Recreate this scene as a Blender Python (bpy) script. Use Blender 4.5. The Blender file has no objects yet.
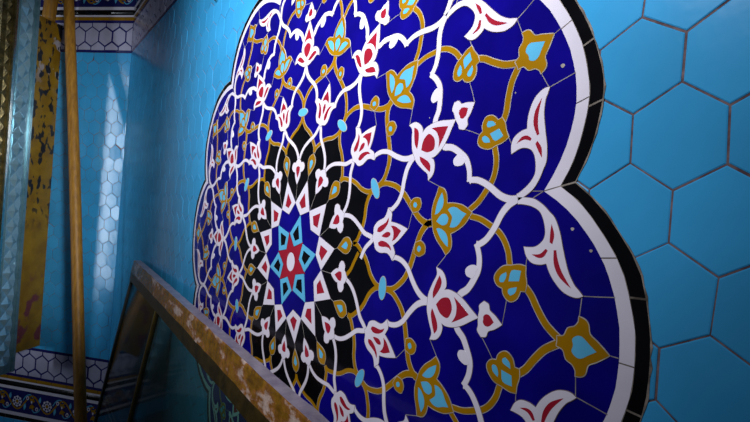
import bpy, math, random
import numpy as np
from mathutils import Vector, Matrix

# ------------------------------------------------------------------ basics
C = bpy.context.scene.collection
S = 0.2                 # metres per motif unit (radius of the white star tips)
ZC = 1.72               # height of the medallion centre above the floor
R = math.radians
random.seed(7)
rng = np.random.default_rng(3)

def W(u, n, v):
    """wall frame (along wall, into wall, up) in motif units -> world metres"""
    return Vector((u * S, n * S, v * S + ZC))

def link(o, parent=None):
    C.objects.link(o)
    if parent: o.parent = parent
    return o

def mesh_obj(name, verts, faces, mats, parent=None, fm=None, smooth=False, loc=None):
    me = bpy.data.meshes.new(name)
    me.from_pydata([tuple(v) for v in verts], [], faces)
    for m in (mats if isinstance(mats, (list, tuple)) else [mats]): me.materials.append(m)
    if fm:
        for p, k in zip(me.polygons, fm): p.material_index = k
    if smooth:
        for p in me.polygons: p.use_smooth = True
    me.update()
    o = bpy.data.objects.new(name, me)
    if loc is not None: o.location = loc
    return link(o, parent)

def empty(name, loc, label, cat, group=None):
    o = bpy.data.objects.new(name, None); o.location = loc
    o.empty_display_size = .05
    link(o); o['label'] = label; o['category'] = cat
    if group: o['group'] = group
    return o

class MB:
    """collects pieces of ONE part"""
    def __init__(s): s.v = []; s.f = []; s.m = []
    def add(s, vs, fs, m=0):
        b = len(s.v); s.v += [tuple(x) for x in vs]
        s.f += [tuple(b + i for i in f) for f in fs]; s.m += [m] * len(fs)
    def frame_box(s, o, ax, ay, az, m=0):
        """box from corner o with three edge vectors"""
        o, ax, ay, az = map(Vector, (o, ax, ay, az))
        vs = [o, o+ax, o+ax+ay, o+ay, o+az, o+ax+az, o+ax+ay+az, o+ay+az]
        fs = [(0,3,2,1), (4,5,6,7), (0,1,5,4), (1,2,6,5), (2,3,7,6), (3,0,4,7)]
        if ax.cross(ay).dot(az) < 0: fs = [f[::-1] for f in fs]
        s.add(vs, fs, m)
    def prism(s, pts3, back, m=0):
        """pts3: planar loop of points, back: vector to the hidden side"""
        n = len(pts3); back = Vector(back)
        vs = [Vector(p) for p in pts3]; vs += [p + back for p in vs]
        s.add(vs, [tuple(range(n)), tuple(range(2*n-1, n-1, -1))] +
              [(i, i+n, (i+1) % n + n, (i+1) % n) for i in range(n)], m)
    def build(s, name, mats, parent=None, smooth=False, loc=None):
        if loc is not None:
            L = Vector(loc); s.v = [tuple(Vector(x) - L) for x in s.v]
        return mesh_obj(name, s.v, s.f, mats, parent, s.m, smooth, loc)

# ------------------------------------------------------------------ materials
def new_mat(name):
    m = bpy.data.materials.new(name); m.use_nodes = True
    nt = m.node_tree; b = nt.nodes['Principled BSDF']
    return m, nt, b

def bump_in(nt, b, scale, strength, dist=.001, detail=2, vec=None):
    nz = nt.nodes.new('ShaderNodeTexNoise'); nz.inputs['Scale'].default_value = scale; nz.inputs['Detail'].default_value = detail
    tc = nt.nodes.new('ShaderNodeNewGeometry')
    nt.links.new(tc.outputs['Position'] if vec is None else vec, nz.inputs['Vector'])
    bp = nt.nodes.new('ShaderNodeBump'); bp.inputs['Strength'].default_value = strength; bp.inputs['Distance'].default_value = dist
    nt.links.new(nz.outputs['Fac'], bp.inputs['Height']); nt.links.new(bp.outputs['Normal'], b.inputs['Normal'])
    return bp

def ramp(nt, src, stops, interp='LINEAR'):
    r = nt.nodes.new('ShaderNodeValToRGB'); r.color_ramp.interpolation = interp
    e = r.color_ramp.elements
    e[0].position, e[0].color = stops[0][0], (*stops[0][1], 1)
    e[1].position, e[1].color = stops[-1][0], (*stops[-1][1], 1)
    for p, c in stops[1:-1]:
        k = e.new(p); k.color = (*c, 1)
    nt.links.new(src, r.inputs[0]); return r

def pos_noise(nt, scale, detail=3, rough=.5, stretch=None):
    g = nt.nodes.new('ShaderNodeNewGeometry'); out = g.outputs['Position']
    if stretch:
        mp = nt.nodes.new('ShaderNodeMapping'); mp.inputs['Scale'].default_value = stretch
        nt.links.new(out, mp.inputs['Vector']); out = mp.outputs['Vector']
    nz = nt.nodes.new('ShaderNodeTexNoise'); nz.inputs['Scale'].default_value = scale
    nz.inputs['Detail'].default_value = detail; nz.inputs['Roughness'].default_value = rough
    nt.links.new(out, nz.inputs['Vector']); return nz.outputs['Fac']

def glaze(name, col, rough=.16, var=.12, bump=.25, island=0., spec=.5, nscale=14):
    m, nt, b = new_mat(name)
    f = pos_noise(nt, nscale)
    c0 = tuple(max(0, x * (1 - var)) for x in col); c1 = tuple(x * (1 + var) for x in col)
    r = ramp(nt, f, [(.3, c0), (.7, c1)])
    out = r.outputs[0]
    if island:
        g = nt.nodes.new('ShaderNodeNewGeometry')
        r2 = ramp(nt, g.outputs['Random Per Island'], [(0, (1-island,)*3), (1, (1+island*.6,)*3)])
        mx = nt.nodes.new('ShaderNodeMix'); mx.data_type = 'RGBA'; mx.blend_type = 'MULTIPLY'; mx.inputs[0].default_value = 1
        nt.links.new(out, mx.inputs[6]); nt.links.new(r2.outputs[0], mx.inputs[7]); out = mx.outputs[2]
    nt.links.new(out, b.inputs['Base Color'])
    b.inputs['Roughness'].default_value = rough; b.inputs['Specular IOR Level'].default_value = spec
    bump_in(nt, b, 30, bump, .002)
    return m

TURQ   = glaze('turquoise_glaze', (.044, .385, .76), .17, .10, .22, island=.08, spec=.5, nscale=5)
BLUE   = glaze('cobalt_glaze', (.004, .0018, .18), .11, .25, .12, nscale=10, spec=.3)
NAVY   = glaze('navy_glaze', (.010, .010, .12), .2)
BLACK  = glaze('black_glaze', (.003, .003, .004), .12, .3, .12, spec=.3)
WHITE  = glaze('white_glaze', (.72, .69, .80), .2, .05, .2)
WHITE2 = glaze('grey_white_glaze', (.42, .41, .56), .2, .08, .2, island=.08)
OCHRE  = glaze('ochre_glaze', (.33, .165, .002), .2, .12, .15, spec=.3)
CYAN   = glaze('sky_blue_glaze', (.105, .46, .72), .2, .08)
RED    = glaze('crimson_glaze', (.33, .012, .030), .2, .12)
def matte(name, c0, c1, scale=60, rough=.9, bump=.6):
    m, nt, b = new_mat(name)
    r = ramp(nt, pos_noise(nt, scale, 4), [(.35, c0), (.65, c1)])
    nt.links.new(r.outputs[0], b.inputs['Base Color']); b.inputs['Roughness'].default_value = rough
    b.inputs['Specular IOR Level'].default_value = .25
    bump_in(nt, b, 300, bump, .001); return m
GROUT  = matte('tile_grout', (.09, .055, .065), (.22, .16, .17))
PLAST  = matte('pale_joint_plaster', (.30, .27, .24), (.50, .47, .42))
JOINT  = matte('thin_tile_joint', (.20, .18, .17), (.34, .32, .30))
RIM    = matte('rim_plaster', (.07, .06, .05), (.34, .30, .26), 45)
FLOORM = matte('floor_stone', (.10, .09, .08), (.16, .15, .14), 8, .5)

# ------------------------------------------------------------------ curve helpers (motif plane)
def catmull(P, sub=4):
    P = [np.array(p, float) for p in P]
    if len(P) < 3: return P
    out = []
    Q = [2*P[0]-P[1]] + P + [2*P[-1]-P[-2]]
    for i in range(1, len(Q)-2):
        a, b, c, d = Q[i-1:i+3]
        for k in range(sub):
            t = k / sub
            out.append(.5*((2*b)+(c-a)*t+(2*a-5*b+4*c-d)*t*t+(3*b-a-3*c+d)*t**3))
    out.append(P[-1]); return out

def smooth_loop(P, sub=4, corner=58):
    P = [np.array(p, float) for p in P]
    P = [p for i, p in enumerate(P) if np.linalg.norm(p - P[i-1]) > 1e-4]
    n = len(P); cs = []
    for i in range(n):
        a = P[i]-P[i-1]; b = P[(i+1) % n]-P[i]
        ang = math.degrees(math.acos(max(-1, min(1, a@b/(np.linalg.norm(a)*np.linalg.norm(b)+1e-12)))))
        if ang > corner: cs.append(i)
    if not cs:
        Q = P + P[:3]; ext = [P[-1]] + Q
        out = []
        for i in range(n):
            a, b, c, d = P[i-1], P[i], P[(i+1) % n], P[(i+2) % n]
            for k in range(sub):
                t = k/sub
                out.append(.5*((2*b)+(c-a)*t+(2*a-5*b+4*c-d)*t*t+(3*b-a-3*c+d)*t**3))
        return out
    out = []
    for j, s in enumerate(cs):
        e = cs[(j+1) % len(cs)]
        if e <= s: e += n
        run = [P[k % n] for k in range(s, e+1)]
        out += catmull(run, sub)[:-1]
    return out

def area(P):
    P = np.array(P); x, y = P[:, 0], P[:, 1]
    return .5*np.sum(x*np.roll(y, -1)-np.roll(x, -1)*y)

def offset(P, w):
    P = [np.array(p) for p in P]
    if area(P) < 0: P = P[::-1]
    n = len(P); out = []
    for i in range(n):
        a = P[i]-P[i-1]; b = P[(i+1) % n]-P[i]
        a = a/(np.linalg.norm(a)+1e-9); b = b/(np.linalg.norm(b)+1e-9)
        t = a+b; l = np.linalg.norm(t)
        t = t/l if l > .3 else b
        out.append(P[i]+w*np.array([t[1], -t[0]]))
    return out

def ribbon(P, w0, w1=None, sub=5):
    w1 = w0 if w1 is None else w1
    Q = catmull(P, sub); n = len(Q); L = []; Rr = []
    for i in range(n):
        t = Q[min(i+1, n-1)]-Q[max(i-1, 0)]; t = t/(np.linalg.norm(t)+1e-9)
        w = (w0+(w1-w0)*i/(n-1))/2
        nn = np.array([t[1], -t[0]]); L.append(Q[i]+nn*w); Rr.append(Q[i]-nn*w)
    return L+Rr[::-1]

TPL={
'clover_in':[(0.934,0.2),(1.036,3.8),(1.097,6.9),(1.148,7.9),(1.211,6.3),(1.215,3.2),(1.254,0.0)],
'clover_in_i':[(1.013,0.3),(1.092,2.3),(1.143,2.2),(1.154,-0.1)],
'bud':[(1.06,15.2),(1.135,12.7),(1.209,11.2),(1.281,12.0),(1.33,13.8)],
'bud_i':[(1.138,15.1),(1.187,13.8),(1.229,13.2),(1.258,14.9)],
'Y1':[(1.349,14.8),(1.41,14.1),(1.472,11.5),(1.523,9.5),(1.571,6.7),(1.622,3.2),(1.708,0.6),(1.801,0.1)],
'Y2':[(1.821,0.0),(1.943,0.5),(2.042,2.4),(2.106,4.2),(2.164,6.7),(2.247,10.9),(2.32,13.6),(2.409,15.0),(2.473,15.1)],
'Y4':[(2.855,14.6),(2.951,13.8),(3.031,12.7),(3.099,11.7),(3.144,10.5),(3.172,9.1),(3.179,7.9),(3.186,7.1)],
'Y5':[(3.273,5.2),(3.302,5.0),(3.35,4.1),(3.391,2.9),(3.451,1.5),(3.5,0.8),(3.555,0.3)],
'W1':[(1.208,0.4),(1.313,2.2),(1.393,5.0),(1.467,8.7),(1.539,12.2),(1.626,14.0),(1.67,14.7)],
'W2':[(1.929,8.6),(1.97,8.6),(2.056,7.8),(2.132,6.1),(2.191,3.6),(2.261,1.5),(2.338,0.4),(2.418,0.0)],
'W3':[(2.718,2.2),(2.741,2.9),(2.806,3.8),(2.871,5.5),(2.909,6.8),(2.92,8.3),(2.911,9.6),(2.898,10.4)],
'W4':[(2.898,10.4),(2.926,10.3),(2.995,10.9),(3.072,12.2),(3.146,13.8),(3.21,14.6),(3.258,14.9),(3.291,14.9)],
'cy':[(1.787,2.9),(1.854,0.5),(1.811,-2.9)],
'tulip':[(1.654,15.2),(1.68,13.5),(1.696,11.5),(1.763,10.2),(1.848,10.0),(1.893,9.2),(1.929,7.8),(1.967,9.5),(1.959,10.7),(1.943,11.8),(2.028,12.9),(2.103,14.1),(2.156,14.9)],
'tul_p':[(1.739,13.3),(1.787,13.7),(1.853,13.0),(1.906,11.7),(1.922,10.4),(1.868,11.5),(1.784,11.9),(1.747,12.4)],
'tul_c':[(1.794,15.1),(1.828,14.5),(1.877,14.2),(1.914,14.6),(1.923,15.1)],
'tul_d':[(1.965,15.0),(1.957,13.9),(1.936,12.9),(1.993,13.4),(2.07,14.9)],
'yf':[(2.465,15.1),(2.463,14.7),(2.47,13.1),(2.501,11.5),(2.55,10.1),(2.586,8.9),(2.639,9.8),(2.656,11.0),(2.651,12.4),(2.724,12.8),(2.809,13.6),(2.869,14.7),(2.885,15.1)],
'yf_p':[(2.504,13.7),(2.542,13.6),(2.596,12.8),(2.619,11.6),(2.613,10.2),(2.586,10.7),(2.54,11.9)],
'yf_c':[(2.512,15.2),(2.539,14.5),(2.581,14.0),(2.626,14.2),(2.645,14.9),(2.649,15.2)],
'yf_d':[(2.687,15.3),(2.679,14.5),(2.651,13.5),(2.692,13.3),(2.742,13.6),(2.787,14.4),(2.833,15.1)],
'fl':[(2.39,-0.2),(2.388,0.6),(2.398,1.9),(2.439,3.8),(2.484,5.4),(2.477,6.7),(2.543,6.1),(2.579,4.9),(2.586,3.6),(2.566,2.9),(2.613,3.1),(2.669,2.9),(2.725,2.5),(2.795,1.7),(2.85,0.9),(2.922,0.7)],
'fl_p':[(2.514,5.3),(2.536,4.3),(2.522,3.1),(2.475,1.6),(2.448,0.9),(2.443,2.1),(2.476,3.9)],
'fl_c':[(2.487,-0.1),(2.533,1.2),(2.588,1.7),(2.632,1.5),(2.659,0.3)],
'fl_d':[(2.706,0.0),(2.701,0.9),(2.672,2.1),(2.744,1.2),(2.832,0.1)],
'clo':[(2.919,0.1),(2.926,1.1),(2.923,1.8),(2.964,2.5),(3.008,2.2),(3.022,1.4),(3.071,0.9),(3.133,-0.0)],
'clo_i':[(2.969,-0.0),(2.967,0.4),(2.989,0.8),(3.025,0.7),(3.062,0.0)],
'fin':[(3.544,-0.1),(3.541,0.5),(3.584,0.7),(3.607,1.5),(3.648,1.8),(3.672,2.3),(3.675,2.8),(3.712,2.6),(3.732,2.2),(3.742,1.4),(3.785,0.9),(3.817,0.5),(3.856,-0.1)],
'fin_i':[(3.644,-0.2),(3.645,0.1),(3.639,0.6),(3.667,1.0),(3.699,1.0),(3.741,0.5),(3.785,-0.1)],
'heart':[(3.156,7.4),(3.117,7.2),(3.07,6.5),(3.052,5.7),(3.076,4.9),(3.121,4.6),(3.128,3.9),(3.157,3.3),(3.196,3.1),(3.243,3.6),(3.268,4.5),(3.304,4.5),(3.314,5.4),(3.307,6.4),(3.311,7.3),(3.259,7.5),(3.195,7.4)],
'h_sq':[(3.199,6.8),(3.274,6.8),(3.257,5.6),(3.173,5.5)],
'h_1':[(3.11,6.2),(3.155,6.6),(3.155,6.1),(3.133,5.4),(3.104,5.3),(3.095,5.6)],
'h_2':[(3.177,4.6),(3.241,4.9),(3.226,4.2),(3.189,3.8),(3.169,4.1)],
'vb':[(2.236,11.4),(2.262,11.7),(2.312,11.8),(2.352,10.9),(2.354,9.9),(2.34,9.2),(2.272,8.7),(2.218,9.4)],
'vb_i':[(2.284,10.9),(2.307,10.3),(2.28,9.6),(2.257,10.2)],
'bump':[(2.906,7.0),(2.869,7.4),(2.816,7.2),(2.783,6.6),(2.789,5.8),(2.823,5.5),(2.857,5.5)],
'leaf':[(3.293,15.2),(3.367,14.8),(3.419,14.4),(3.471,13.6),(3.513,12.7),(3.544,12.0),(3.568,10.6),(3.579,9.3),(3.592,8.0),(3.61,6.8),(3.643,5.7),(3.671,5.2),(3.699,4.7),(3.662,4.5),(3.616,4.6),(3.565,5.0),(3.512,5.9),(3.48,6.8),(3.463,7.6),(3.416,7.5),(3.357,7.7),(3.318,8.4),(3.301,9.5),(3.332,9.4),(3.392,9.4),(3.443,9.9),(3.465,10.5),(3.469,11.3),(3.46,12.3),(3.438,13.1),(3.384,13.8),(3.315,14.3),(3.286,14.4)],
'lf_1':[(3.518,11.5),(3.53,10.4),(3.512,9.5),(3.494,9.7),(3.504,10.7)],
'lf_2':[(3.359,8.6),(3.419,8.6),(3.464,9.1),(3.477,8.9),(3.447,8.3),(3.407,8.2)],
'lf_3':[(3.519,8.9),(3.537,8.9),(3.543,8.0),(3.567,6.8),(3.625,5.3),(3.582,5.8),(3.54,6.5),(3.515,7.6)],
'b_in':[(3.485,15.1),(3.686,11.3),(3.772,9.3),(3.839,7.2),(3.88,4.7),(3.903,2.4),(3.886,-1.8),(3.846,-5.3)],
'b_wb':[(3.602,14.9),(3.791,11.1),(3.876,8.8),(3.923,7.2),(3.955,4.8),(3.982,2.6),(3.974,-0.8),(3.912,-5.3)],
'b_out':[(3.7,15.0),(3.88,11.2),(3.938,9.5),(3.992,8.0),(4.021,7.0),(4.035,5.0),(4.054,2.8),(4.044,-1.6),(4.024,-4.4)],
}
WC=[[1.8,0.0,-0.012,0.012],[1.603,0.43,0.009,-0.001],[2.391,0.641,-0.032,0.01],[3.168,0.849,0.025,-0.025],[3.368,0.903,-0.021,0.034],[3.574,0.958,-0.004,0.012],[1.559,0.9,0.015,-0.003],[2.083,1.202,0.047,0.003],[2.714,1.567,-0.003,0.006],[3.343,1.93,0.025,0.013],[3.513,2.028,-0.021,-0.011],[1.174,1.174,-0.036,0.007],[1.75,1.75,-0.029,-0.025],[2.319,2.319,0.026,0.007],[0.9,1.559,0.018,-0.016],[1.203,2.083,0.0,0.016],[1.567,2.714,-0.015,-0.026],[0.641,2.391,0.032,-0.021],[0.0,1.8,0.056,-0.001],[0.0,2.405,-0.036,-0.005],[0.0,3.134,0.021,0.011],[-0.43,1.603,-0.067,0.008],[-0.641,2.391,0.004,-0.031],[-0.849,3.168,0.05,0.002],[-0.903,3.368,-0.047,-0.001],[-0.9,1.559,0.011,0.023],[-1.202,2.083,0.007,0.005],[-1.93,3.343,-0.004,0.027],[-1.75,1.75,-0.067,0.008],[-2.319,2.319,-0.071,0.048],[-2.466,2.466,0.08,-0.039],[-2.616,2.616,-0.052,0.01],[-2.083,1.202,-0.006,0.004],[-2.714,1.567,-0.029,0.021],[-3.343,1.93,-0.027,0.019],[-1.559,0.9,-0.007,0.001],[-3.168,0.849,-0.031,0.004],[-3.368,0.903,0.01,-0.022],[-3.574,0.958,-0.032,0.039],[-1.603,0.43,-0.021,-0.012],[-1.8,0.0,-0.029,0.008],[-2.405,0.0,-0.008,0.017],[-3.86,0.0,-0.05,-0.021],[-1.603,-0.43,-0.014,-0.041],[-3.168,-0.849,-0.046,-0.044],[-3.368,-0.903,0.027,0.012],[-3.574,-0.958,-0.123,-0.029],[-2.391,-0.641,0.035,-0.0],[-1.559,-0.9,0.114,0.028],[-2.083,-1.203,-0.153,-0.033],[-1.174,-1.174,-0.154,-0.017],[1.603,-0.43,0.008,-0.019],[2.391,-0.641,-0.041,0.004],[1.559,-0.9,0.012,0.025],[2.405,0.0,0.041,0.002],[3.134,0.0,-0.006,-0.001],[3.86,0.0,-0.025,-0.047],[3.682,-0.316,0.017,0.033],[4.057,0.0,0.021,0.043],[-0.259,0.966,0.047,-0.024],[0.259,0.966,-0.049,0.011],[0.707,0.707,0.091,0.049],[0.966,0.259,-0.066,-0.004],[0.966,-0.259,-0.019,0.014],[0.707,-0.707,-0.011,-0.114],[0.259,-0.966,-0.007,0.077],[-0.259,-0.966,0.02,0.017],[-0.707,-0.707,0.086,0.014],[-0.966,-0.259,-0.06,0.066],[-0.966,0.259,0.06,-0.002],[-0.707,0.707,-0.011,0.005],[0.0,0.718,0.007,0.013],[0.359,0.622,-0.027,-0.034],[0.622,0.359,-0.023,-0.005],[0.718,0.0,0.069,-0.043],[0.622,-0.359,-0.016,0.088],[0.359,-0.622,0.039,-0.011],[-0.0,-0.718,-0.026,-0.024],[-0.359,-0.622,-0.061,-0.027],[-0.622,-0.359,0.058,-0.001],[-0.718,0.0,-0.052,-0.05]]

WC = np.array(WC)
def warp(P):
    """hand-set tiles: the small departures of the mosaic from its ideal figure"""
    P = np.asarray(P, float)
    k = np.exp(-((P[:, None]-WC[None, :, :2])**2).sum(-1)/2/.45**2)
    return P+k@WC[:, 2:]

# ------------------------------------------------------------------ camera
cam_d = bpy.data.cameras.new('camera'); cam = bpy.data.objects.new('camera', cam_d); C.objects.link(cam)
cam_d.sensor_width = 36; cam_d.lens = 464/750*36; cam_d.clip_start = .02
rt = Vector((.6026185, .7940405, .0796902)); dn = Vector((.0573076, .0565423, -.9967541)); fw = Vector((-.7959690, .6052294, -.0114312))
cam.matrix_world = Matrix(((rt.x, -dn.x, -fw.x, 0), (rt.y, -dn.y, -fw.y, 0), (rt.z, -dn.z, -fw.z, 0), (0, 0, 0, 1)))
cam.location = W(5.08355, -2.65357, .74661)
bpy.context.scene.camera = cam
sc = bpy.context.scene
sc.view_settings.view_transform = 'Standard'; sc.view_settings.look = 'None'
sc.view_settings.gamma = 1; sc.view_settings.use_curve_mapping = False
sc.view_settings.exposure = EXPO = 0.0

# ------------------------------------------------------------------ the room
PHI = R(42)
dW = Vector((-math.cos(PHI), -math.sin(PHI), 0))     # along the back wall, away from the corner
mW = Vector((math.sin(PHI), -math.cos(PHI), 0))      # out of the back wall into the room
CU = -12.72; FLOOR = -ZC/S; TOP = 9.0
def BW(s, e, v): # back wall frame
    p = Vector((CU, 0, 0))+dW*s+mW*e
    return W(p.x, p.y, v)

def clip(poly, x0, x1, y0, y1):
    for ax, lim, sg in ((0, x0, 1), (0, x1, -1), (1, y0, 1), (1, y1, -1)):
        out = []
        for i in range(len(poly)):
            a, b = poly[i-1], poly[i]
            ia, ib = sg*(a[ax]-lim) >= 0, sg*(b[ax]-lim) >= 0
            if ia != ib:
                t = (lim-a[ax])/(b[ax]-a[ax]); out.append((a[0]+t*(b[0]-a[0]), a[1]+t*(b[1]-a[1])))
            if ib: out.append(b)
        poly = out
        if len(poly) < 3: return []
    return poly

def hexfield(mb, F, rect, anchor, wid, per, gap, jit, tilt, m, hole=None, bev=.007):
    """F(x, depth, y) maps wall coordinates to the world; pointy-top hexagons"""
    x0, x1, y0, y1 = rect; ax, ay = anchor
    rnd = random.Random(5); vert = {}
    def V(x, y):
        k = (round(x*50), round(y*50))
        if k not in vert: vert[k] = (x+rnd.gauss(0, jit), y+rnd.gauss(0, jit))
        return vert[k]
    s = per/3; hw = wid/2
    j0 = int((y0-ay)/(per/2))-2; j1 = int((y1-ay)/(per/2))+2
    i0 = int((x0-ax)/wid)-2; i1 = int((x1-ax)/wid)+2
    for j in range(j0, j1+1):
        for i in range(i0, i1+1):
            cx = ax+(i+.5*(j % 2))*wid; cy = ay+j*per/2
            if cx < x0-hw or cx > x1+hw or cy < y0-s or cy > y1+s: continue
            P = [V(cx+hw*a, cy+s*b) for a, b in ((0, 1), (-1, .5), (-1, -.5), (0, -1), (1, -.5), (1, .5))]
            P = clip(P, x0, x1, y0, y1)
            if len(P) < 3 or abs(area(P)) < .003: continue
            g = gap*(.6+.8*rnd.random())
            Pi = offset(P, -g/2); Pj = offset(Pi, -bev)
            if area(Pj) < .0005: continue
            c = np.mean(Pj, 0)
            if hole and hole(c): continue
            tx, ty, dz = rnd.gauss(0, tilt), rnd.gauss(0, tilt), rnd.gauss(0, .001)
            def dep(p): return dz+tx*(p[0]-c[0])+ty*(p[1]-c[1])
            n = len(Pj)
            vs = [F(p[0], dep(p), p[1]) for p in Pj]+[F(p[0], dep(p)+.003, p[1]) for p in Pi]+[F(p[0], .03, p[1]) for p in Pi]
            fs = [tuple(range(n))]
            for q in (0, n):
                fs += [(q+k, q+k+n, q+(k+1) % n+n, q+(k+1) % n) for k in range(n)]
            mb.add(vs, fs, m)

def bandstack(mb, F, x0, x1, v_edges, back=.06):
    """flat courses: (v0, v1, material, proud)"""
    for v0, v1, m, pr in v_edges:
        a = F(x0, -pr, v0); b = F(x1, -pr, v0); c = F(x1, -pr, v1); d = F(x0, -pr, v1)
        e = F(x0, back, v0)-a
        mb.prism([a, b, c, d], e, m)

WM = [TURQ, GROUT, WHITE2, NAVY, OCHRE, BLACK, WHITE, CYAN]
iT, iG, iW, iN, iO, iK, iWh, iC = range(8)

def frieze(mb, F, x0, x1, vc, flip=1):
    """floral scroll on navy: rosettes, gold scroll, sky-blue leaves"""
    hh = .40
    a = F(x0, 0, vc-hh)
    mb.prism([F(x0, 0, vc-hh), F(x1, 0, vc-hh), F(x1, 0, vc+hh), F(x0, 0, vc+hh)], F(x0, .06, vc-hh)-a, iN)
    def poly(P, m, lift):
        P = [p for p in P]
        if area(P) < 0: P = P[::-1]
        if min(p[0] for p in P) < x0 or max(p[0] for p in P) > x1: return
        mb.prism([F(p[0], -lift, p[1]) for p in P], F(0, .01, 0)-F(0, 0, 0), m)
    pit = 1.25; k0 = int(x0/pit)-1; k1 = int(x1/pit)+1
    xs = np.arange(x0+.02, x1-.02, .04)
    # gold wave
    seg = 0
    for q in range(k0*2, k1*2+1):
        xa = .20+q*pit/2; pts = [np.array([xa+t*pit/2, vc+flip*.27*math.cos(math.pi*(q+t))]) for t in np.linspace(0, 1, 7)]
        if pts[0][0] < x0+.05 or pts[-1][0] > x1-.05: continue
        poly(ribbon(pts, .055, .055, 2), iO, .010)
    for k in range(k0, k1+1):
        cx = .20+k*pit; cy = vc
        # eight-petalled rosette
        pl = []
        for t in range(48):
            an = 2*math.pi*t/48; r = .20*(.80+.20*abs(math.cos(4*an)))
            pl.append(np.array([cx+r*math.cos(an), cy+r*math.sin(an)]))
        poly(pl, iWh, .016)
        for t in range(8):
            an = math.pi/8+t*math.pi/4
            poly([np.array([cx+.12*math.cos(an)+.035*math.cos(z), cy+.12*math.sin(an)+.035*math.sin(z)]) for z in np.linspace(0, 2*math.pi, 9)[:-1]], iN, .020)
        poly([np.array([cx+.06*math.cos(z), cy+.06*math.sin(z)]) for z in np.linspace(0, 2*math.pi, 13)[:-1]], iO, .020)
        # gold split leaf between rosettes
        mx = cx+pit/2
        for sg in (1, -1):
            poly(smooth_loop([(mx, cy+sg*.02), (mx+.12, cy+sg*.10), (mx+.05, cy+sg*.14), (mx+.10, cy+sg*.24), (mx-.03, cy+sg*.17), (mx-.12, cy+sg*.20), (mx-.08, cy+sg*.08)], 2), iO, .013)
        poly([np.array([mx-.02+.03*math.cos(z), cy+.05+.05*math.sin(z)]) for z in np.linspace(0, 2*math.pi, 9)[:-1]], iWh, .018)
        # sky-blue stems and leaves
        for sg in (1, -1):
            poly(ribbon([np.array(p) for p in [(cx+sg*.22, cy+sg*.05), (cx+sg*.36, cy+sg*.24), (cx+sg*.52, cy+sg*.30), (cx+sg*.62, cy+sg*.22)]], .03), iC, .007)
            poly(smooth_loop([(cx+sg*.28, cy-sg*.10), (cx+sg*.34, cy-sg*.02), (cx+sg*.37, cy-sg*.16), (cx+sg*.30, cy-sg*.28), (cx+sg*.27, cy-sg*.18)], 2), iC, .008)
            poly([np.array([cx+sg*.42+.06*math.cos(z), cy+sg*.17+.07*math.sin(z)]) for z in np.linspace(0, 2*math.pi, 11)[:-1]], iWh, .012)
            poly([np.array([cx+sg*.42+.03*math.cos(z), cy+sg*.17+.035*math.sin(z)]) for z in np.linspace(0, 2*math.pi, 9)[:-1]], iN, .016)

def tiled_wall(name, F, x0, x1, anchor_t, hole=None, tilt=.003):
    mb = MB()
    a = F(x0, .03, FLOOR)
    mb.prism([F(x0, .0055, FLOOR), F(x1, .0055, FLOOR), F(x1, .0055, TOP), F(x0, .0055, TOP)], F(0, 1.0, 0)-F(0, 0, 0), iG)
    # turquoise field
    hexfield(mb, F, (x0, x1, -5.24, 5.24), anchor_t, .443, .82, .012, .006, tilt, iT, hole)
    hexfield(mb, F, (x0, x1, FLOOR, -7.86), anchor_t, .443, .82, .012, .006, .006, iT)
    hexfield(mb, F, (x0, x1, 7.86, TOP), anchor_t, .443, .82, .012, .006, .006, iT)
    for sg in (1, -1):
        def st(a, b): return (a, b) if sg > 0 else (-b, -a)
        lo, hi = st(5.31, 6.27)
        # navy backing makes the joints of the white hexagons
        A = F(x0, .0035, lo)
        mb.prism([A, F(x1, .0035, lo), F(x1, .0035, hi), F(x0, .0035, hi)], F(0, .05, 0)-F(0, 0, 0), iN)
        hexfield(mb, F, (x0, x1, lo, hi), (.02, (lo+hi)/2), .535, 1.02, .055, .004, .004, iW, bev=.006)
        cs = [(5.24, 5.31, iN, 0), (6.27, 6.34, iN, 0), (6.46, 6.52, iWh, .01), (6.70, 6.80, iWh, .008), (7.60, 7.72, iWh, .008)]
        bandstack(mb, F, x0, x1, [(*st(a, b), m, p) for a, b, m, p in cs])
        # gold and black courses are laid in short tiles
        x = x0; k = 0
        while x < x1:
            L = .62; e = min(x+L-.02, x1)
            bandstack(mb, F, x, e, [(*st(6.345, 6.455), iO, .004)])
            x += L
        x = x0
        while x < x1:
            e = min(x+.83-.02, x1)
            for i in range(4):      # rounded black moulding
                t0, t1 = i/4, (i+1)/4
                z = lambda t: .03*math.sin(math.pi*t)
                a0, a1 = 6.525+.17*t0, 6.525+.17*t1
                q = [(a0, z(t0)), (a1, z(t1))]
                P = [F(x, -q[0][1], sg*q[0][0]), F(e, -q[0][1], sg*q[0][0]), F(e, -q[1][1], sg*q[1][0]), F(x, -q[1][1], sg*q[1][0])]
                mb.add(P, [(0, 1, 2, 3) if sg > 0 else (3, 2, 1, 0)], iK)
            bandstack(mb, F, x, e, [(*st(6.53, 6.69), iK, 0), (*st(7.73, 7.85), iK, 0)])
            x += .83
        frieze(mb, F, x0, x1, sg*7.20, sg)
    o = mb.build(name, WM); o['kind'] = 'structure'
    return o

MED_R = 3.4
tiled_wall('wall_right', lambda x, n, v: W(x, n, v), CU, 7.5, (4.10-.443/2, .81),
           hole=lambda c: math.hypot(*c) < 3.30+.40*abs(math.cos(R((math.degrees(math.atan2(c[1], c[0])))*6))))
tiled_wall('wall_back', lambda s, e, v: BW(-s, -e, v), -9.0, 0.0, (.1, .2), tilt=.0085)
# floor
mb = MB(); mb.frame_box(W(-22, 3, FLOOR)-Vector((0, 0, .1)), (6.4, 0, 0), (0, -6.5, 0), (0, 0, .1))
o = mb.build('floor', FLOORM); o['kind'] = 'structure'

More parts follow.
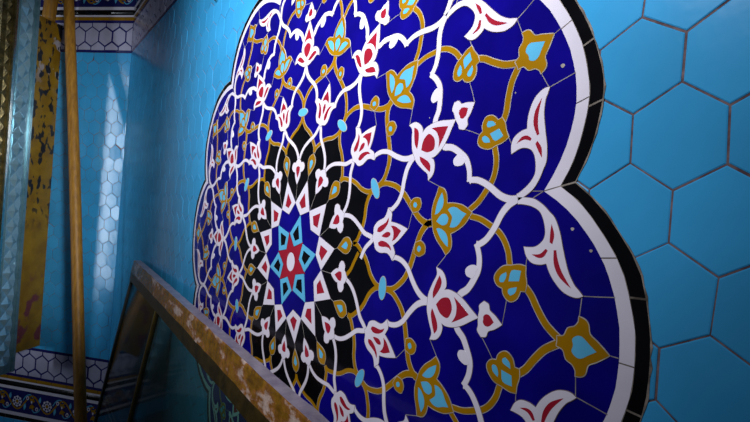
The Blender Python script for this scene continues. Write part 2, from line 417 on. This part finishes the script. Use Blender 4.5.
# ------------------------------------------------------------------ the mosaic medallion
med = empty('mosaic_medallion', W(0, 0, 0), 'large lobed mosaic medallion of white and ochre flowers on cobalt blue in the turquoise wall', 'mosaic')
LV = {k: v*.45+.005 for k, v in dict(rim=-.001, black=.002, white=.003, field=.003, petal=.0045, under=.0055, yellow=.0070, wvine=.0105, bloom=.0145, inset=.0160, core=.0165).items()}
CNT = [0]
def xy(r, t, k, sg=1):
    a = R(30*k+sg*t); return np.array([r*math.cos(a), r*math.sin(a)])
def tile(name, P, mat, lv, parent, edge=None, ew=.006, dowarp=True):
    """one flush-set piece of glazed tile; P outline in motif units"""
    P = list(P)
    if area(P) < 0: P = P[::-1]
    if dowarp: Pw = warp(P)
    else: Pw = np.array(P)
    mbb = MB(); y = -LV[lv]
    mbb.prism([(p[0]*S, y*S, p[1]*S) for p in Pw], (0, .0010-y*S, 0), 0)
    mats = [mat]
    if edge is not None:
        Q = offset(list(Pw), ew)
        mbb.prism([(p[0]*S, (y+.0006)*S, p[1]*S) for p in Q], (0, .0008-y*S, 0), 1); mats.append(edge)
    return mbb.build(name, mats, parent)
def mirror_full(pts, axis):
    """half outline whose ends lie on the axis -> full outline"""
    h = [list(p) for p in pts]; h[0][1] = axis; h[-1][1] = axis
    return [tuple(p) for p in h]+[(r, 2*axis-t) for r, t in h[-2:0:-1]]
def place(pts, k, sg=1, smooth=True, sub=3, corner=58):
    P = [xy(r, t, k, sg) for r, t in pts]
    return smooth_loop(P, sub, corner) if smooth else P

def radial(tab):
    t = sorted([(abs(a), r) for r, a in tab])
    ta = np.array([x[0] for x in t]); ra = np.array([x[1] for x in t])
    return lambda a: float(np.interp(abs(a), ta, ra))
B_in = radial([(3.487, 15), (3.60, 13.2), (3.684, 11.5), (3.770, 9.4), (3.837, 7.2), (3.879, 4.8), (3.903, 2.4), (3.908, 0)])
B_wb = radial([(3.603, 15), (3.708, 13.2), (3.789, 11.2), (3.872, 8.9), (3.923, 7.2), (3.957, 4.8), (3.982, 2.5), (3.987, 0)])
B_out = radial([(3.700, 15), (3.800, 13.1), (3.879, 11.3), (3.937, 9.6), (3.991, 8.0), (4.021, 6.6), (4.038, 4.8), (4.056, 2.6), (4.060, 0)])
def arc(f, a0, a1, n=7, d=0):
    """outline points of the border from angle a0 to a1 inside lobe 0 (k added later)"""
    return [(f(t)+d, t) for t in np.linspace(a0, a1, n)]

# plaster rim all the way round, then border tiles lobe by lobe
rim = []
for k in range(12):
    for t in np.linspace(-15, 15, 41)[:-1]:
        rim.append(xy(B_out(t)+.009+random.uniform(-.006, .006), t, k))
tile('plaster_rim', rim, RIM, 'rim', med)
fld = [xy(B_in(t), t, k) for k in range(12) for t in np.linspace(-15, 15, 25)[:-1]]
BF = warp(fld if area(fld) > 0 else fld[::-1])
gl = MB(); gl.prism([(p[0]*S, -LV['field']*S, p[1]*S) for p in BF], (0, .0010+LV['field']*S, 0), 0)
def joint(p, q, w=.0055, m=1, lv=.0078):
    n = max(2, int(np.linalg.norm(q-p)/.08)+1)
    P = [p+(q-p)*i/(n-1)+np.array([random.uniform(-.004, .004), random.uniform(-.004, .004)])*(0 < i < n-1) for i in range(n)]
    Q = warp(ribbon(P, w, w, 1))
    gl.prism([(a[0]*S, -lv*S, a[1]*S) for a in (Q if area(Q) > 0 else Q[::-1])], (0, .004*S, 0), m)
for k in range(12):
    cuts = [-15, -8.2+random.uniform(-1, 1), .5+random.uniform(-1, 1), 7.6+random.uniform(-1, 1), 15]
    for a0, a1 in zip(cuts, cuts[1:]):
        g = .06
        P = [xy(r, t, k) for r, t in arc(B_in, a0+g, a1-g)]+[xy(r, t, k) for r, t in arc(B_wb, a1-g, a0+g)]
        tile('white_border_tile', P, WHITE, 'white', med)
    cuts = [-15, -9.5+random.uniform(-1, 1), -3+random.uniform(-1, 1), 5.5+random.uniform(-1, 1), 15]
    for a0, a1 in zip(cuts, cuts[1:]):
        g = .09
        P = [xy(r, t, k) for r, t in arc(B_wb, a0+g, a1-g, d=.004)]+[xy(r, t, k) for r, t in arc(B_out, a1-g, a0+g)]
        tile('black_border_tile', P, BLACK, 'black', med)

def corr(pts, ax0=None, ax1=None):
    p = [list(q) for q in pts]
    if ax0 is not None: p[0][1] = ax0
    if ax1 is not None: p[-1][1] = ax1
    return p
Y1 = corr(TPL['Y1'], 15, 0); Y2 = corr(TPL['Y2'], 0, 15); Y4 = TPL['Y4']; Y5 = corr(TPL['Y5'], None, .2)
W1 = corr(TPL['W1'], 0, 15); W2 = corr(TPL['W2'], None, 0); W3 = TPL['W3']; W4 = corr(TPL['W4'], None, 15)
YW, WW = .041, .045
TREF = [(.934, 0), (.985, 2.2), (1.045, 3.7), (1.082, 3.7), (1.100, 6.3), (1.135, 7.9), (1.175, 7.4), (1.205, 5.4), (1.200, 3.4), (1.222, 2.2), (1.254, 0)]
for k in range(12):
    # black petal inside the ochre loop
    h = catmull([xy(r, t, 0) for r, t in Y1], 3)
    h = [(math.hypot(*p), math.degrees(math.atan2(p[1], p[0]))) for p in h]
    inner = [(.718, 0), (1.0, 15)]
    P = [xy(.70, 0, k), xy(.99, 15, k)]+[xy(r, t, k) for r, t in h]+[xy(r, -t, k) for r, t in h[::-1]][1:]+[xy(.99, -15, k)]
    tile('black_petal', P, BLACK, 'petal', med)
    for sg in (1, -1):
        mbv = MB()
        def rib(pts, w0, w1, lv, em, ew):
            CNT[0] += 1; z = (CNT[0] % 5)*.00025
            P = ribbon([xy(r, t, k, sg) for r, t in pts], w0, w1, 4)
            Pw = warp(P)
            if area(Pw) < 0: Pw = Pw[::-1]
            mbv.prism([(p[0]*S, -(LV[lv]+z)*S, p[1]*S) for p in Pw], (0, .002, 0), 0)
            Q = offset(list(Pw), ew)
            mbv.prism([(p[0]*S, (-LV[lv]-z+.0015)*S, p[1]*S) for p in Q], (0, .002, 0), 1)
        rib(Y1, YW, YW, 'yellow', 1, .006); rib(Y2, YW*.95, YW*1.25, 'yellow', 1, .006)
        rib(Y4, YW*.9, YW*.95, 'yellow', 1, .006); rib(Y5, YW, YW*1.1, 'yellow', 1, .006)
        if k == 0 and sg == 1:      # the setter used ochre here instead of white
            rib([(1.235, 1.5), (1.30, 4), (1.36, 7.5), (1.43, 11)], YW, YW, 'yellow', 1, .006)
        mbv.build('ochre_vine', [OCHRE, PLAST], med)
        mbv = MB()
        if k == 0 and sg == 1: rib(W1[3:], WW*.9, WW, 'wvine', 1, .004)
        else: rib(W1, WW*.9, WW, 'wvine', 1, .004)
        rib([(1.925, 8.3)]+[tuple(q) for q in W2[1:]], WW*.9, WW*1.15, 'wvine', 1, .004)
        rib(W3, WW*1.2, WW*.95, 'wvine', 1, .004); rib(W4, WW*.95, WW*1.15, 'wvine', 1, .004)
        P = warp(place(TPL['bump'], k, sg)); P = P if area(P) > 0 else P[::-1]
        mbv.prism([(p[0]*S, -(LV['wvine']+.0014)*S, p[1]*S) for p in P], (0, .002, 0), 0)
        mbv.build('white_vine', [WHITE, GROUT], med)
        # outer leaf, three-lobed blossom, vine bud
        lf = tile('outer_leaf', place(TPL['leaf'], k, sg), WHITE, 'bloom', med, GROUT, .004)
        for nm in ('lf_1', 'lf_2', 'lf_3'): tile('crimson_inset', place(TPL[nm], k, sg), RED, 'inset', lf)
        hb = tile('trefoil_blossom', place(TPL['heart'], k, sg), OCHRE, 'bloom', med, PLAST, .006)
        for nm in ('h_sq', 'h_1', 'h_2'): tile('sky_blue_inset', place(TPL[nm], k, sg, corner=70), CYAN, 'inset', hb)
        vb = tile('vine_bud', place(TPL['vb'], k, sg), OCHRE, 'bloom', med, PLAST, .005)
        tile('sky_blue_inset', place(TPL['vb_i'], k, sg, corner=180), CYAN, 'inset', vb)
    # blossoms on the cusp axis (t = 15)
    f = tile('tulip_blossom', place(mirror_full(TPL['tulip'], 15), k), WHITE, 'bloom', med, GROUT, .004)
    for nm in ('tul_c', 'tul_d'): tile('crimson_inset', place(mirror_full(TPL[nm], 15), k), RED, 'inset', f)
    for q in (0, 1): tile('crimson_inset', place([(r, t if q else 30-t) for r, t in TPL['tul_p']], k), RED, 'inset', f)
    f = tile('ochre_blossom', place(mirror_full(TPL['yf'], 15), k), OCHRE, 'bloom', med, PLAST, .006)
    for nm in ('yf_c', 'yf_d'): tile('sky_blue_inset', place(mirror_full(TPL[nm], 15), k), CYAN, 'inset', f)
    for q in (0, 1): tile('sky_blue_inset', place([(r, t if q else 30-t) for r, t in TPL['yf_p']], k), CYAN, 'inset', f)
    f = tile('teardrop_bud', place(mirror_full(TPL['bud'], 15), k), OCHRE, 'bloom', med, PLAST, .005)
    tile('sky_blue_inset', place(mirror_full(TPL['bud_i'], 15), k), CYAN, 'inset', f)
    # on the lobe axis (t = 0)
    f = tile('white_blossom', place(mirror_full(TPL['fl'], 0), k), WHITE, 'bloom', med, GROUT, .004)
    for nm in ('fl_c', 'fl_d'): tile('crimson_inset', place(mirror_full(TPL[nm], 0), k), RED, 'inset', f)
    for q in (1, -1): tile('crimson_inset', place(TPL['fl_p'], k, q), RED, 'inset', f)
    f = tile('outer_trefoil', place(mirror_full(TPL['clo'], 0), k), WHITE, 'bloom', med, GROUT, .004)
    tile('crimson_inset', place(mirror_full(TPL['clo_i'], 0), k), RED, 'inset', f)
    f = tile('palmette_finial', place(mirror_full(TPL['fin'], 0), k), OCHRE, 'bloom', med, PLAST, .006)
    tile('sky_blue_inset', place(mirror_full(TPL['fin_i'], 0), k), CYAN, 'inset', f)
    f = tile('inner_trefoil', place(mirror_full(TREF, 0), k, corner=50), WHITE, 'bloom', med, GROUT, .004)
    tile('crimson_inset', place(mirror_full(TPL['clover_in_i'], 0), k), RED, 'inset', f)
    P = [xy(1.812, 0, k)+np.array([.048*math.cos(z)*math.cos(R(30*k))-.105*math.sin(z)*math.sin(R(30*k)),
                                     .048*math.cos(z)*math.sin(R(30*k))+.105*math.sin(z)*math.cos(R(30*k))]) for z in np.linspace(0, 2*math.pi, 21)[:-1]]
    tile('sky_blue_clasp', P, CYAN, 'core', med, PLAST, .005)
    # joints between field pieces
    for a, b in (((.718, 0), (.94, 0)), ((1.0, 15), (1.06, 15)), ((2.16, 15), (2.25, 19)), ((3.13, 0), (3.157, 3.3)),
                 ((2.964, -2.4), (3.10, -5.0)), ((3.86, 0), (3.905, 0)), ((2.43, 0), (1.86, .0)) if False else ((1.3, 0), (1.3, .2))):
        joint(xy(*a, k), xy(*b, k))
    for sg in (1, -1):
        for a, b in (((2.59, 8.9), (2.478, 6.7)), ((3.31, 7.4), (3.318, 8.2)), ((3.699, 4.7), (3.88, 4.9)), ((3.69, 4.6), (3.675, 2.8)), ((1.88, 9.0), (2.25, 9.0))[:0] or ((3.40, 14.6), (3.487, 15))):
            joint(xy(*a, k, sg), xy(*b, k, sg))
gl.build('blue_field', [BLUE, JOINT], med)
for x, y, r_ in ((2.842, 1.237, .011), (3.424, 1.716, .013), (3.579, .701, .010), (3.704, .584, .009), (3.083, 1.596, .006), (2.245, 1.509, .005)):
    tile('glaze_chip', [np.array([x+r_*math.cos(z)*1.1*(1+.2*math.sin(3*z)), y+r_*math.sin(z)]) for z in np.linspace(0, 2*math.pi, 13)[:-1]], PLAST, 'petal', med, dowarp=False)

# central star: twelve white kites, six sky-blue kites, crimson star
P = []
for k in range(12): P += [xy(.73, 0, k), xy(.99, 15, k)]
tile('star_field', P, BLUE, 'under', med)
for k in range(12):
    K = [xy(1.0, 15, k), xy(.718, 30, k), xy(.592, 15, k), xy(.718, 0, k)]
    f = tile('white_kite', K, WHITE, 'bloom', med, GROUT, .004)
    c = np.mean(K, 0)+(K[0]-K[2])*-.02
    tile('crimson_inset', [c+(p-c)*.46 for p in K], RED, 'inset', f)
for k in range(6):
    a = 60*k+75      # tips fall on every second kite
    def q(r, t): return np.array([r*math.cos(R(a+t)), r*math.sin(R(a+t))])
    K = [q(.592, 0), q(.352, 29), q(.195, 0), q(.352, -29)]
    f = tile('sky_blue_kite', K, CYAN, 'bloom', med)
    c = np.mean(K, 0)
    tile('black_inset', [c+(p-c)*.50 for p in K], BLACK, 'inset', f)
P = []
for k in range(6): P += [xy(.20, 0, 2*k+2.5), xy(.375, 0, 2*k+3.5)]
st = tile('crimson_star', P, RED, 'bloom', med)
tile('white_disc', [np.array([.098*math.cos(z), .115*math.sin(z)]) for z in np.linspace(0, 2*math.pi, 33)[:-1]], WHITE, 'core', med)

# ------------------------------------------------------------------ leaning glass frame with brass rail
def brass_mat():
    m, nt, b = new_mat('worn_brass_painted_sheen')
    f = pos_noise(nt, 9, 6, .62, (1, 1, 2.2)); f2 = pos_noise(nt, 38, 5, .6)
    r = ramp(nt, f, [(.30, (.13, .06, .004)), (.46, (.30, .15, .010)), (.53, (.34, .14, .03)), (.58, (.62, .46, .38)), (.68, (.72, .58, .54))])  # pale pink stops paint crinkled reflections into the colour, beside chipped lacquer
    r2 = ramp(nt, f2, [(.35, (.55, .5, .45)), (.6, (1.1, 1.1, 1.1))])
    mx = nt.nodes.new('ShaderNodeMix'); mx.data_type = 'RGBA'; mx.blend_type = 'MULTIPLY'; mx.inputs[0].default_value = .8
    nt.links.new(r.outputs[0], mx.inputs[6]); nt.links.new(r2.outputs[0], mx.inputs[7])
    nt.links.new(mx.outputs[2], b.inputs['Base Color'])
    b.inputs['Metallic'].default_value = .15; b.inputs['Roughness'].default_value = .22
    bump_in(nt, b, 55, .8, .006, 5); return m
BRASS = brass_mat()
def simple(name, c0, c1, scale, rough, metal=0, bump=.4, stretch=None, bs=80):
    m, nt, b = new_mat(name)
    r = ramp(nt, pos_noise(nt, scale, 5, .6, stretch), [(.35, c0), (.65, c1)])
    nt.links.new(r.outputs[0], b.inputs['Base Color']); b.inputs['Roughness'].default_value = rough; b.inputs['Metallic'].default_value = metal
    bump_in(nt, b, bs, bump, .002, 4); return m
RAIL_SKY = simple('rail_top_sky_sheen', (.26, .23, .32), (.42, .38, .46), 30, .30, .3, .5, (1, 1, 1), 90)  # lilac sky light on the rail's top face, painted into its colour
DKBR  = simple('dark_brass_trim', (.035, .025, .006), (.09, .06, .012), 25, .35, .4)
DKFR  = simple('dark_frame', (.012, .012, .008), (.03, .03, .018), 25, .4, .2)
GOLDL = simple('gold_line', (.16, .11, .01), (.26, .18, .02), 25, .3, .4)

def glass_mat(name, tint, spec=.5):
    m = bpy.data.materials.new(name); m.use_nodes = True; nt = m.node_tree; nt.nodes.clear()
    out = nt.nodes.new('ShaderNodeOutputMaterial'); tr = nt.nodes.new('ShaderNodeBsdfTransparent'); gs = nt.nodes.new('ShaderNodeBsdfGlossy')
    df = nt.nodes.new('ShaderNodeBsdfDiffuse'); df.inputs[0].default_value = (.14, .17, .16, 1)
    tr.inputs[0].default_value = (*tint, 1); gs.inputs['Roughness'].default_value = .06; gs.inputs[0].default_value = (.8, .85, .85, 1)
    lw = nt.nodes.new('ShaderNodeLayerWeight'); lw.inputs[0].default_value = .5
    pw_ = nt.nodes.new('ShaderNodeMath'); pw_.operation = 'POWER'; pw_.inputs[1].default_value = 4.5; nt.links.new(lw.outputs['Facing'], pw_.inputs[0])
    fr = nt.nodes.new('ShaderNodeMath'); fr.operation = 'MULTIPLY_ADD'; fr.inputs[1].default_value = .5; fr.inputs[2].default_value = .03; nt.links.new(pw_.outputs[0], fr.inputs[0])
    m1 = nt.nodes.new('ShaderNodeMixShader'); m1.inputs[0].default_value = .06
    nt.links.new(tr.outputs[0], m1.inputs[1]); nt.links.new(df.outputs[0], m1.inputs[2])
    mx = nt.nodes.new('ShaderNodeMixShader'); nt.links.new(fr.outputs[0], mx.inputs[0]); nt.links.new(m1.outputs[0], mx.inputs[1]); nt.links.new(gs.outputs[0], mx.inputs[2])
    nt.links.new(mx.outputs[0], out.inputs[0]); return m
GLASS1 = glass_mat('smoked_glass', (.46, .46, .43))
GLASS2 = glass_mat('teal_tinted_glass', (.66, .86, .80))

LEAN = .165
u0, u1 = -8.42, 4.6
def RL(u, dn_, v): return W(u, -.05-.031*(u+8.4)+dn_, v)
VT, = (-1.205,)
fr = empty('leaning_glass_frame', RL(-2, -.8, FLOOR), 'tall dark glass panel with worn gilt top rail leaning against the medallion wall', 'glass frame')
fr.location = RL(-2, -.8, FLOOR); FL = fr.location.copy()
def rail(sec, name, mats, fm, jag=0):
    """sweep a cross-section (dn, v) along the rail"""
    mb = MB(); N = 60; n = len(sec); rr = random.Random(3); vs = []
    for i in range(N+1):
        u = u0+(u1-u0)*i/N
        for j, (a, b) in enumerate(sec):
            w = jag*rr.uniform(-1, 1)
            vs.append(RL(u, a+w, b+w)-FL)
    fs = []; ms = []
    for i in range(N):
        for j in range(n):
            fs.append((i*n+j, i*n+(j+1) % n, (i+1)*n+(j+1) % n, (i+1)*n+j)); ms.append(fm[j])
    fs += [tuple(range(n-1, -1, -1)), tuple(N*n+j for j in range(n))]; ms += [fm[1], fm[1]]
    return mesh_obj(name, vs, fs, mats, fr, ms)
# top rail: back-top, front-top, front-bottom, back-bottom
rail([(0, VT), (-.165, VT+.012), (-.172, VT), (-.178, VT-.02), (-.227, VT-.285), (-.05, VT-.285)], 'top_rail', [BRASS, RAIL_SKY], [1, 0, 0, 0, 0, 0], .004)
rail([(-.06, VT-.288), (-.215, VT-.288), (-.245, VT-.51), (-.10, VT-.51)], 'lower_moulding', [DKBR], [0, 0, 0, 0], .002)
def PL(u, off, v):
    """point on the leaning panel: off is measured out of it towards the room"""
    return RL(u, -.20-off+LEAN*(v-(VT-.5)), v)
def slab(name, a0, a1, v0, v1, off, th, mat):
    mb = MB()
    P = [PL(a0, off, v0), PL(a1, off, v0), PL(a1, off, v1), PL(a0, off, v1)]
    mb.prism([p-FL for p in P], PL(0, off-th, 0)-PL(0, off, 0), 0)
    return mb.build(name, [mat], fr)
vb, vt = FLOOR+.25, VT-.515
slab('glass_pane', -8.28, -4.98, vb, vt, 0, .03, GLASS1)
slab('glass_pane', -4.80, 4.5, vb, vt, 0, .03, GLASS2)
slab('stile', -8.42, -8.28, FLOOR, vt, .03, .10, DKFR)
g = slab('mullion', -4.98, -4.80, FLOOR+.25, vt, .03, .10, DKBR)
slab('gold_bead', -4.93, -4.86, FLOOR+.3, vt, .045, .02, GOLDL).parent = g
slab('stile', 4.5, 4.6, FLOOR, vt, .03, .10, DKFR)
slab('bottom_rail', -8.28, 4.5, FLOOR, FLOOR+.25, .03, .10, DKFR)

# ------------------------------------------------------------------ left jamb: painted board, mirror strip, brass strip
def JB(e, o, v): return BW(2.80+o, e, v)      # e out from the back wall, o into the jamb (hidden side)
def paint_mat():
    m, nt, b = new_mat('chipped_yellow_paint')
    g = nt.nodes.new('ShaderNodeNewGeometry')
    sp = nt.nodes.new('ShaderNodeSeparateXYZ'); nt.links.new(g.outputs['Position'], sp.inputs[0])
    f = pos_noise(nt, 17, 2, .45, (1.7, 1.7, .9)); f2 = pos_noise(nt, 8, 3, .5, (1.2, 1.2, .8)); f3 = pos_noise(nt, 10, 3, .5, (1, 1, .7))
    base = ramp(nt, pos_noise(nt, 12, 4), [(.3, (.20, .095, .001)), (.7, (.32, .17, .003))])
    def over(prev, fac_sock, lo, hi, col, zlo=None, zhi=None):
        r = ramp(nt, fac_sock, [(lo, (0, 0, 0)), (hi, (1, 1, 1))])
        fac = r.outputs[0]
        if zlo is not None:
            mr = nt.nodes.new('ShaderNodeMapRange'); mr.interpolation_type = 'SMOOTHSTEP'
            mr.inputs[1].default_value = zlo; mr.inputs[2].default_value = zhi
            nt.links.new(sp.outputs[2], mr.inputs[0])
            mu = nt.nodes.new('ShaderNodeMath'); mu.operation = 'MULTIPLY'
            nt.links.new(fac, mu.inputs[0]); nt.links.new(mr.outputs[0], mu.inputs[1]); fac = mu.outputs[0]
        mx = nt.nodes.new('ShaderNodeMix'); mx.data_type = 'RGBA'
        nt.links.new(fac, mx.inputs[0]); nt.links.new(prev, mx.inputs[6]); mx.inputs[7].default_value = (*col, 1)
        return mx.outputs[2]
    c = over(base.outputs[0], f2, .56, .60, (.17, .035, .04), 1.35, 1.0)
    c = over(c, f3, .60, .63, (.38, .33, .34), 2.45, 2.7)
    c = over(c, f, .55, .58, (.012, .010, .012), 1.45, 1.75)
    nt.links.new(c, b.inputs['Base Color']); b.inputs['Roughness'].default_value = .42
    bump_in(nt, b, 60, .5, .003, 4); return m
PAINT = paint_mat()
jamb = empty('door_jamb', JB(1.0, .2, -5.68), 'jamb at the left with yellow chipped board, diamond mirror strip and embossed gilt strip', 'door jamb')
JL = jamb.location.copy()
def jbox(name, e0, e1, o0, o1, v0, v1, mat, parent=jamb):
    mb = MB()
    mb.frame_box(JB(e0, o0, v0)-JL, JB(e1, o0, v0)-JB(e0, o0, v0), JB(e0, o1, v0)-JB(e0, o0, v0), Vector((0, 0, (v1-v0)*S)))
    return mb.build(name, [mat], parent)
jbox('painted_board', .0, .97, 0, .14, -5.11, 6.15, PAINT)
MIRR = simple('cut_mirror_glass', (.26, .46, .56), (.36, .56, .64), 14, .16, .45, .08)  # reflection of the turquoise walls painted into the cyan base colour
MIRF = simple('mirror_edge_strip', (.12, .24, .28), (.20, .34, .38), 20, .2, .4, .15)
GILT = simple('embossed_gilt', (.05, .04, .015), (.16, .12, .04), 30, .32, .6, .8)
GILTB = simple('bright_metal_bead', (.45, .42, .38), (.7, .66, .6), 60, .2, 1.0, .4)
mb = MB(); e0, e1 = .97, 1.76
mb.frame_box(JB(e0, -.04, -5.68)-JL, JB(e1, -.04, 0)-JB(e0, -.04, 0), JB(e0, .14, 0)-JB(e0, -.04, 0), Vector((0, 0, (TOP+5.68)*S)))
strip = mb.build('mirror_backing', [MIRF], jamb)
# row of cut-mirror pyramids
pit = .50; k = 0; v = -5.6
while v < TOP-.3:
    a = (e0+e1)/2+.02; hw = .20
    base = [JB(a-hw, -.045, v+pit/2)-JL, JB(a, -.045, v)-JL, JB(a+hw, -.045, v+pit/2)-JL, JB(a, -.045, v+pit)-JL]
    tip = JB(a+.02, -.16, v+pit/2)-JL
    if k < 34:
        mesh_obj('mirror_pyramid', base+[tip], [(0, 1, 4), (1, 2, 4), (2, 3, 4), (3, 0, 4), (3, 2, 1, 0)], [MIRR], jamb)
    # half facets either side, as cut glass
    for sg in (-1, 1):
        bb = [JB(a, -.045, v)-JL, JB(a+sg*hw, -.045, v-pit/2)-JL, JB(a+sg*hw, -.045, v+pit/2)-JL]
        t2 = JB(a+sg*hw, -.10, v)-JL
        if v-pit/2 > -5.68 and k < 34:
            mesh_obj('mirror_facet', bb+[t2], [(0, 1, 3), (1, 2, 3), (2, 0, 3), (2, 1, 0)], [MIRR], jamb)
    v += pit; k += 1
jbox('edge_bead', .97, 1.06, -.09, -.04, -5.68, TOP, MIRF)
jbox('metal_bead', 1.72, 1.80, -.12, .1, -5.68, TOP, GILTB)
# embossed gilt strip
mb = MB()
mb.frame_box(JB(1.80, -.10, -5.68)-JL, JB(2.22, 0, 0)-JB(1.80, 0, 0), JB(0, .1, 0)-JB(0, -.1, 0), Vector((0, 0, (TOP+5.68)*S)))
v = -5.5
while v < TOP-.4:
    for sg in (1, -1):
        P = [(2.05, v), (2.05+sg*.16, v+.16), (2.05+sg*.10, v+.30), (2.05, v+.38)]
        base = [JB(p[0], -.10, p[1])-JL for p in P]; tip = JB(2.05+sg*.07, -.17, v+.2)-JL
        fs = [(0, 1, 4), (1, 2, 4), (2, 3, 4), (3, 0, 4)]
        mb.add(base+[tip], fs)
    v += .42
mb.build('gilt_strip', [GILT], jamb)
jbox('gilt_border', 1.82, 1.88, -.16, -.10, -5.68, TOP, GILT)

# ------------------------------------------------------------------ poles
WOOD = simple('ochre_varnished_wood', (.26, .11, .008), (.44, .20, .014), 22, .52, 0, .4, (3, 3, .35))
def tube(name, a, b, r0, r1, mat, parent=None, flat=1., seg=14, n=24, wob=.0):
    a = Vector(a); b = Vector(b); ax = (b-a).normalized(); s1 = ax.cross(Vector((0, 1, 0))).normalized(); s2 = ax.cross(s1)
    vs = []; rr = random.Random(9)
    for i in range(n+1):
        t = i/n; c = a.lerp(b, t)+s1*wob*math.sin(t*7)+s2*wob*math.cos(t*5); r = (r0+(r1-r0)*t)*(1+rr.uniform(-.02, .02))
        vs += [c+s1*math.cos(q)*r+s2*math.sin(q)*r*flat-a for q in [2*math.pi*j/seg for j in range(seg)]]
    fs = [(i*seg+j, i*seg+(j+1) % seg, (i+1)*seg+(j+1) % seg, (i+1)*seg+j) for i in range(n) for j in range(seg)]
    fs += [tuple(range(seg-1, -1, -1)), tuple(n*seg+j for j in range(seg))]
    fs = [f[::-1] for f in fs]
    return mesh_obj(name, vs, fs, [mat], parent, None, True, a)
foot = Vector((-1.9730, -.1504, 0)); head = Vector((-2.7919, -.3815, 3.35))
p = tube('wooden_pole', foot, head, .0325, .0305, WOOD, wob=.004)
p['label'] = 'slim varnished wooden pole standing upright in front of the turquoise back wall'; p['category'] = 'pole'
# small metal stud high on the medallion wall
mb = MB(); ring = []
for i, (r_, h_) in enumerate(((.115, 0), (.11, .03), (.08, .07), (.04, .09))):
    ring.append([W(-3.72+r_*.8*math.cos(z), -.005-h_, 4.385+r_*math.sin(z)) for z in [2*math.pi*j/16 for j in range(16)]])
vs = [p_ for rg in ring for p_ in rg]
fs = [(i*16+j, (i+1)*16+j, (i+1)*16+(j+1) % 16, i*16+(j+1) % 16) for i in range(3) for j in range(16)]+[tuple(48+j for j in range(15, -1, -1)), tuple(range(16))]
mb.add(vs, fs); o = mb.build('wall_stud', [GILTB], None, True, W(-3.72, 0, 4.385))
o['label'] = 'small bright metal stud on the turquoise wall at the top edge above the medallion'; o['category'] = 'stud'
tube('round_post', JB(.50, .07, 6.13), JB(.26, .07, 8.9), .040, .040, WOOD, None)
_o = bpy.data.objects['round_post']; _o.parent = jamb; _o.location = _o.location-JL

# ------------------------------------------------------------------ light
w = bpy.data.worlds.new('world'); sc.world = w; w.use_nodes = True
bg = w.node_tree.nodes['Background']; bg.inputs[0].default_value = (.55, .65, .9, 1); bg.inputs[1].default_value = .055
def area_light(name, loc, target, sx, sy, power, col, spread=180):
    l = bpy.data.lights.new(name, 'AREA'); l.shape = 'RECTANGLE'; l.size = sx; l.size_y = sy; l.energy = power; l.color = col
    l.spread = R(spread)
    o = bpy.data.objects.new(name, l); C.objects.link(o); o.location = loc
    o.rotation_euler = (Vector(target)-Vector(loc)).to_track_quat('-Z', 'Y').to_euler(); return o
def spot(name, loc, target, power, cone, col, rad=.08, blend=1.):
    l = bpy.data.lights.new(name, 'SPOT'); l.energy = power; l.color = col; l.spot_size = R(cone); l.spot_blend = blend; l.shadow_soft_size = rad
    o = bpy.data.objects.new(name, l); C.objects.link(o); o.location = loc
    o.rotation_euler = (Vector(target)-Vector(loc)).to_track_quat('-Z', 'Y').to_euler()
spot('added_medallion_spot', W(2, -8.6, 7.6), W(0, 0, 4.25), 360, 71, (.97, .96, 1))  # added unseen spot, its cone shaped for the falloff over the medallion
spot('added_back_wall_spot', W(9, -1.25, 4.0), W(-13.8, -1.6, 1.2), 430, 35, (.93, .97, 1), .15)  # added unseen spot to brighten the back wall
area_light('tall_window', W(-13.15, -17, 1.2), W(-15.2, 0, 1.2), .20, 2.9, 3.0, (.80, .90, 1), 44)
